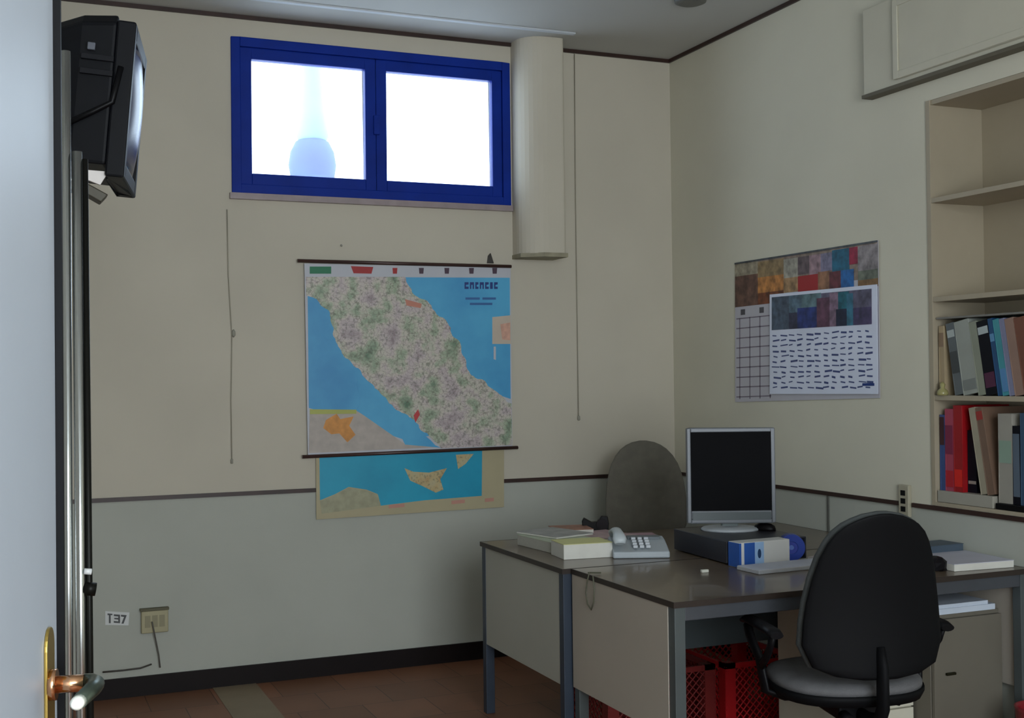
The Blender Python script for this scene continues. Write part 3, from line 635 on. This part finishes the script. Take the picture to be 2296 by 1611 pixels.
# telephone
ph = thing('desk_telephone', 'grey desk telephone with its handset on the left', 'telephone', (2.39, 4.40, ZD), math.radians(-22))
pg = mat('telephone_grey', (164,172,178), .45, var=.04); pg2 = mat('telephone_dark_grey', (98,106,112), .5)
MB().prism([(-.11,0),(.11,0),(.11,.062),(.03,.056),(-.11,.026)], 'x', -.105, .125).build('telephone_body', pg, ph, .006)
for i in range(4):
    for j in range(3):
        z_ = .030+.036*(i*.028+.03)/.14
        box((-.02+j*.026,-.085+i*.026,z_),(-.002+j*.026,-.067+i*.026,z_+.012)).build('key', mat('telephone_key', (186,190,196), .5), ph, .002)
box((-.03,.035,.055),(.105,.095,.067)).build('display', pg2, ph, .002)
hs = MB().tube([(-.077,-.115,.06),(-.077,-.105,.078),(-.077,-.06,.092),(-.077,0,.097),(-.077,.05,.094),(-.077,.09,.082),(-.077,.102,.066)], [.016,.021,.017,.015,.017,.021,.016], None, 14, flat=(1.35,.8))
hs.build('handset', mat('handset_grey', (186,194,198), .4), ph)
dc = thing('hanging_cord', 'thin dark cord looped over the edge of the near desk side', 'cord', (1.99, 4.06, .7))
lp = [onX(x, y, 1.985) for x, y in ((1322,1284),(1318,1300),(1314,1330),(1318,1355),(1326,1368),(1332,1350),(1333,1320),(1330,1292))]
lp = [Vector((2.04,4.03,.765)), Vector((1.992,4.04,.767))] + lp
for p in lp[2:]: p.x = 1.984
rel(MB().tube(lp, .0028, None, 8), 'cord', mat('cord_olive', (92,92,76), .6), dc)

# computer case lying flat, monitor on top
cr_ = math.radians(-3)
pcx = thing('desktop_computer', 'black computer case lying flat beneath the monitor', 'computer', (2.57, 4.0, ZD), cr_)
cb = mat('black_computer_case', (38,38,46), .4, var=.1)
box((0,0,.004),(.36,.44,.09)).build('computer_case', cb, pcx, .003)
box((.01,-.006,.01),(.35,.0,.086)).build('front_panel', mat('dark_front_panel', (26,28,40), .4), pcx, .002)
for x, y in ((.03,.03),(.33,.03),(.03,.41),(.33,.41)): MB().lathe([(.012,0),(.012,.005)], (x,y,0), n=12).build('foot', cb, pcx)
mo = thing('monitor', 'silver framed flat monitor with a black screen', 'monitor', (2.772, 4.285, ZD+.0905), math.radians(-23))
sil = mat('silver_plastic', (108,112,118), .4, .1, var=.04); silb = mat('silver_lower_bezel', (72,80,82), .4, .1, var=.06)
MW, Z0, Z1 = .363, .035, .425
f_ = frame_mb(-MW/2, MW/2, Z0, Z1, .016, -.045, -.006); f_.box((-MW/2+.016,-.043,Z0+.016),(MW/2-.016,-.006,Z0+.05))
f_.build('monitor_frame', sil, mo, .003)
box((-MW/2+.016,-.040,Z0+.05),(MW/2-.016,-.03,Z1-.016)).build('screen', mat('matte_black_screen', (6,6,11), .6, spec=.08), mo)
box((-MW/2+.02,-.0456,Z0+.012),(MW/2-.02,-.0435,Z0+.044)).build('lower_bezel', silb, mo, .001)
MB().prism(rrect(MW-.04,.33,.03,4,cy=.23), 'y', -.008, .02).build('back_cover', mat('dark_monitor_back', (40,42,44), .5), mo, .004)
MB().prism([(-.035,.01),(.035,.01),(.028,.13),(-.028,.13)], 'y', .0, .03).build('neck', mat('neck_grey_green', (120,132,132), .4), mo, .004)
rings = [[(.12*s*math.cos(q), .01+.10*s*math.sin(q), z) for q in [2*math.pi*k/32 for k in range(32)]] for s, z in ((1,0),(1,.006),(.93,.012),(.4,.018))]
MB().loft(rings).build('stand_base', mat('stand_silver', (172,178,184), .35), mo)
ms = thing('computer_mouse', 'black mouse beside the monitor foot', 'mouse', (2.895, 4.215, ZD+.0905), math.radians(30))
rings = [[(.028*s*math.cos(q), .048*s*math.sin(q), z) for q in [2*math.pi*k/20 for k in range(20)]] for s, z in ((1,0),(1,.008),(.9,.02),(.6,.028),(.2,.031))]
MB().loft(rings).build('mouse_body', mat('mouse_black', (18,14,20), .4), ms)
MB().lathe([(.008,0),(.008,.008)], (0,.012,.026), n=12).build('scroll_wheel', mat('mouse_wheel', (60,40,46), .5), ms)

# white and blue carton, tape roll, pad, sheets
pk_ = thing('paper_carton', 'white carton with blue end panels in front of the computer case', 'carton', (2.566, 3.905, ZD), math.radians(2))
cw = mat('carton_white', (206,206,204), .5, var=.04); cbl = mat('carton_blue', (34,84,166), .45, var=.15)
box((0,0,0),(.235,.07,.096)).build('carton_body', cw, pk_, .002)
box((-.0015,-.0012,.002),(.008,.071,.094)).build('end_panel', cbl, pk_)
box((.022,-.0014,.002),(.07,0,.094)).build('blue_band', cbl, pk_)
box((.07,-.0016,.002),(.112,-.0002,.094)).build('pale_blue_band', mat('carton_pale_blue', (150,184,224), .5), pk_)
MB().prism([(.091+.008*math.cos(q), .05+.018*math.sin(q)) for q in [2*math.pi*k/16 for k in range(16)]], 'y', -.0024, -.0012).build('logo_mark', mat('carton_navy', (24,60,100), .5), pk_)
tr = thing('tape_roll', 'deep blue tape roll standing beside the white carton', 'tape roll', (2.862, 3.99, ZD+.052), math.radians(-28))
def ring_mesh(ro, ri, w_, n=36):
    rs = []
    for k in range(n):
        q = 2*math.pi*k/n; c_, s_ = math.cos(q), math.sin(q)
        rs.append([(ro*c_,-w_/2,ro*s_),(ro*c_,w_/2,ro*s_),(ri*c_,w_/2,ri*s_),(ri*c_,-w_/2,ri*s_)])
    return MB().loft(rs, None, False, False, None, True)
ring_mesh(.052, .024, .05).build('tape', mat('tape_blue', (24,56,150), .35, var=.2), tr, .001)
ring_mesh(.0238, .010, .044).build('core', mat('core_blue', (40,60,160), .4), tr)
MB().tube([(0,-.02,0),(0,.02,0)], .0099, None, 16).build('hub', mat('hub_light_blue', (90,120,200), .4), tr)
pd_ = thing('writing_pad', 'white pad lying at the front edge below the blue and white carton', 'pad', (2.735, 3.83, ZD), math.radians(3))
box((-.19,-.068,0),(.19,.068,.014)).build('pad_block', mat('pad_grey_white', (170,172,178), .6), pd_, .002)
box((-.188,-.066,.014),(.188,.066,.0155)).build('top_sheet', mat('pad_top', (188,192,204), .55, var=.08, scale=12), pd_)
er = onZ(1580, 1284, ZD)
tag(MB().prism(rrect(.03,.014,.003,3,cx=er.x,cy=er.y), 'z', ZD, ZD+.01).build('eraser', mat('eraser_white', (200,200,188), .6), None, .001), 'tiny white eraser on the brown desktop near the front', 'eraser')
slab('loose_papers', 'pale papers half hidden behind the left side of the black chair back', 'papers', 3.02, 3.84, .19, .24, ZD, .778, 12, wpap, mat('pale_rose_paper', (182,174,178), .6))
slab('document_pile', 'white paper pile on the right end of the near desk', 'papers', 3.365, 3.61, .27, .27, ZD, .788, -4, wpap, mat('lilac_white_paper', (188,188,200), .6))
slab('flat_folder', 'dark blue grey folder leaning on the white pile at the right', 'folder', 3.42, 3.80, .17, .12, ZD, .815, 3, mat('folder_slate', (70,84,98), .5))
ck = thing('crumpled_bag', 'small crumpled black bag beside the white pile at the right', 'bag', (3.20, 3.56, ZD))
rings = []
for i, (s, z) in enumerate(((.8,0),(1,.012),(.85,.03),(.5,.045),(.2,.05))):
    rings.append([((.045*s*(1+.25*random.uniform(-1,1)))*math.cos(q), (.05*s*(1+.25*random.uniform(-1,1)))*math.sin(q), z) for q in [2*math.pi*k/14 for k in range(14)]])
MB().loft(rings, None, False).build('bag_body', mat('bag_black', (30,28,32), .4), ck)

# ---------------------------------------------------------------- office chairs
def chair(label, x, y, heading, seat_z, back_lo, back_hi, hw_scale, shell, fabric, seat_fab, arms=True, prof=((0,.26),(.02,.60),(.07,.88),(.2,1.0),(.34,.975),(.46,.94),(.6,.88),(.73,.80),(.82,.715),(.88,.63),(.93,.51),(.96,.39),(.985,.25),(1,.07))):
    """heading: degrees clockwise from +Y that the sitter faces; local +y = forward"""
    t = thing('office_chair', label, 'chair', (x, y, 0), -math.radians(heading))
    H = back_hi-back_lo
    def shellmb(w0, th, yoff, grow=0):
        rings = []
        for v, w_ in prof:
            hw = w_*w0+grow*(1 if .02 < v < .99 else .5); z = back_lo+H*v + (grow*(v-.5)*2)
            ring = []
            n = 28
            for k in range(n):
                q = 2*math.pi*k/n; cx_ = math.copysign(abs(math.cos(q))**.75, math.cos(q))*hw; sy = math.copysign(abs(math.sin(q))**.6, math.sin(q))
                tt = th*min(1, .35+w_*.8)
                bend = .9*cx_*cx_ + .05*(2*v-.8)**2*(-.6) - .03*v
                ring.append((cx_, -.255+yoff+bend+sy*tt/2, z))
            rings.append(ring)
        return MB().loft(rings)
    shellmb(hw_scale, .022, -.012).build('back_shell', shell, t)
    shellmb(hw_scale, .040, .018, .005).build('backrest', fabric, t)
    # seat
    def seat_rings(rx, ry, zs_, cy=0):
        return [[(math.copysign(abs(math.cos(q))**.8, math.cos(q))*rx*s, cy+math.copysign(abs(math.sin(q))**.8, math.sin(q))*ry*s, z) for q in [2*math.pi*k/36 for k in range(36)]] for s, z in zs_]
    MB().loft(seat_rings(.252,.235,((.80,seat_z-.075),(.96,seat_z-.065),(1.0,seat_z-.045),(1.0,seat_z-.03)))).build('seat_shell', shell, t)
    MB().loft(seat_rings(.245,.228,((1,seat_z-.0305),(1.005,seat_z-.015),(.97,seat_z-.003),(.86,seat_z+.005),(.4,seat_z+.003)))).build('seat', seat_fab, t)
    # upright bar, mechanism, column
    MB().tube([(0,-.283,back_lo+.10),(0,-.30,back_lo+.04),(0,-.30,seat_z-.05),(0,-.27,seat_z-.10),(0,-.20,seat_z-.115),(0,-.05,seat_z-.115)], [.02,.024,.026,.027,.026,.024], None, 12, flat=(1.1,.7)).build('back_bar', shell, t)
    MB().box((-.075,-.14,seat_z-.13),(.075,.10,seat_z-.076)).build('mechanism', blkp, t, .008)
    MB().tube([(.075,0,seat_z-.11),(.16,0,seat_z-.115),(.20,0,seat_z-.115)], [.006,.006,.016], None, 10).build('height_lever', blkp, t)
    MB().tube([(-.06,-.14,seat_z-.115),(-.06,-.19,seat_z-.12)], .022, None, 14).build('tension_knob', blkp, t)
    MB().lathe([(.028,.10),(.028,seat_z-.26),(.016,seat_z-.26),(.016,seat_z-.13)]).build('gas_column', blkp, t)
    MB().lathe([(.045,.07),(.05,.085),(.045,.125),(.03,.13)]).build('base_hub', blkp, t)
    for k in range(5):
        a = math.radians(72*k+20); c_, s_ = math.cos(a), math.sin(a)
        MB().tube([(.03*c_,.03*s_,.105),(.16*c_,.16*s_,.092),(.285*c_,.285*s_,.072)], [.024,.02,.014], None, 10, flat=(1,.8)).build('base_leg', blkp, t)
        w_ = MB().tube([(.275*c_-.012*s_,.275*s_+.012*c_,.026),(.275*c_-.028*s_,.275*s_+.028*c_,.026)], .0255, None, 18)
        w_.tube([(.275*c_+.012*s_,.275*s_-.012*c_,.026),(.275*c_+.028*s_,.275*s_-.028*c_,.026)], .0255, None, 18).tube([(.275*c_,.275*s_,.03),(.275*c_,.275*s_,.072)], .010, None, 10)
        w_.build('caster', blkp, t)
    if arms:
        for s in (-1, 1):
            X_ = .292*s
            MB().tube([(X_,-.17,.662),(X_,-.13,.668),(X_,.09,.668),(X_,.135,.655)], [.016,.02,.02,.014], None, 12, flat=(1.35,.7)).build('armrest_pad', blkp, t)
            MB().tube([(X_,.10,.65),(X_,.085,.62),(X_*.99,.05,.58),(X_*.97,.02,.55),(X_*.93,.0,seat_z-.055),(X_*.7,0,seat_z-.082),(X_*.3,0,seat_z-.086)], [.018,.017,.015,.015,.015,.013,.012], None, 10, flat=(.8,1.7)).build('armrest_support', blkp, t)
            MB().tube([(X_,-.13,.655),(X_,-.11,.62),(X_*.985,-.06,.57),(X_*.97,.0,.53)], [.012,.012,.012,.012], None, 10, flat=(.8,1.4)).build('armrest_strut', blkp, t)
    return t
blkp = mat('black_chair_plastic', (20,20,24), .45, var=.1)
chair('black backed office chair seen from behind, tucked under the near desk', 2.588, 3.33, 14, .50, .538, 1.062, .236,
      mat('black_back_shell', (11,12,16), .65, var=.08), mat('dark_grey_upholstery', (58,62,62), .8, var=.1, bump=.2, scale=20), mat('grey_seat_fabric', (98,98,100), .85, var=.1, bump=.2, scale=20))
chair('grey brown office chair behind the far desk, back against the wall', 2.985, 5.33, 202, .46, .62, 1.148, .205,
      blkp, mat('grey_brown_fabric', (104,100,90), .85, var=.1, bump=.2, scale=20), mat('grey_brown_fabric', (0,0,0)), arms=False, prof=((0,.3),(.02,.6),(.07,.88),(.2,1.0),(.45,1.0),(.6,.96),(.7,.9),(.78,.83),(.86,.71),(.92,.57),(.96,.42),(.985,.27),(1,.08)))

# ceiling fixture switched off
tag(MB().lathe([(.055,ZC-.03),(.075,ZC-.022),(.08,ZC-.0005)], (onZ(1548,-5,ZC).x, onZ(1548,-5,ZC).y, 0)).build('ceiling_sensor', mat('sensor_grey', (100,100,96), .5)), 'small round grey fixture on the ceiling at the top of the view', 'ceiling fixture')
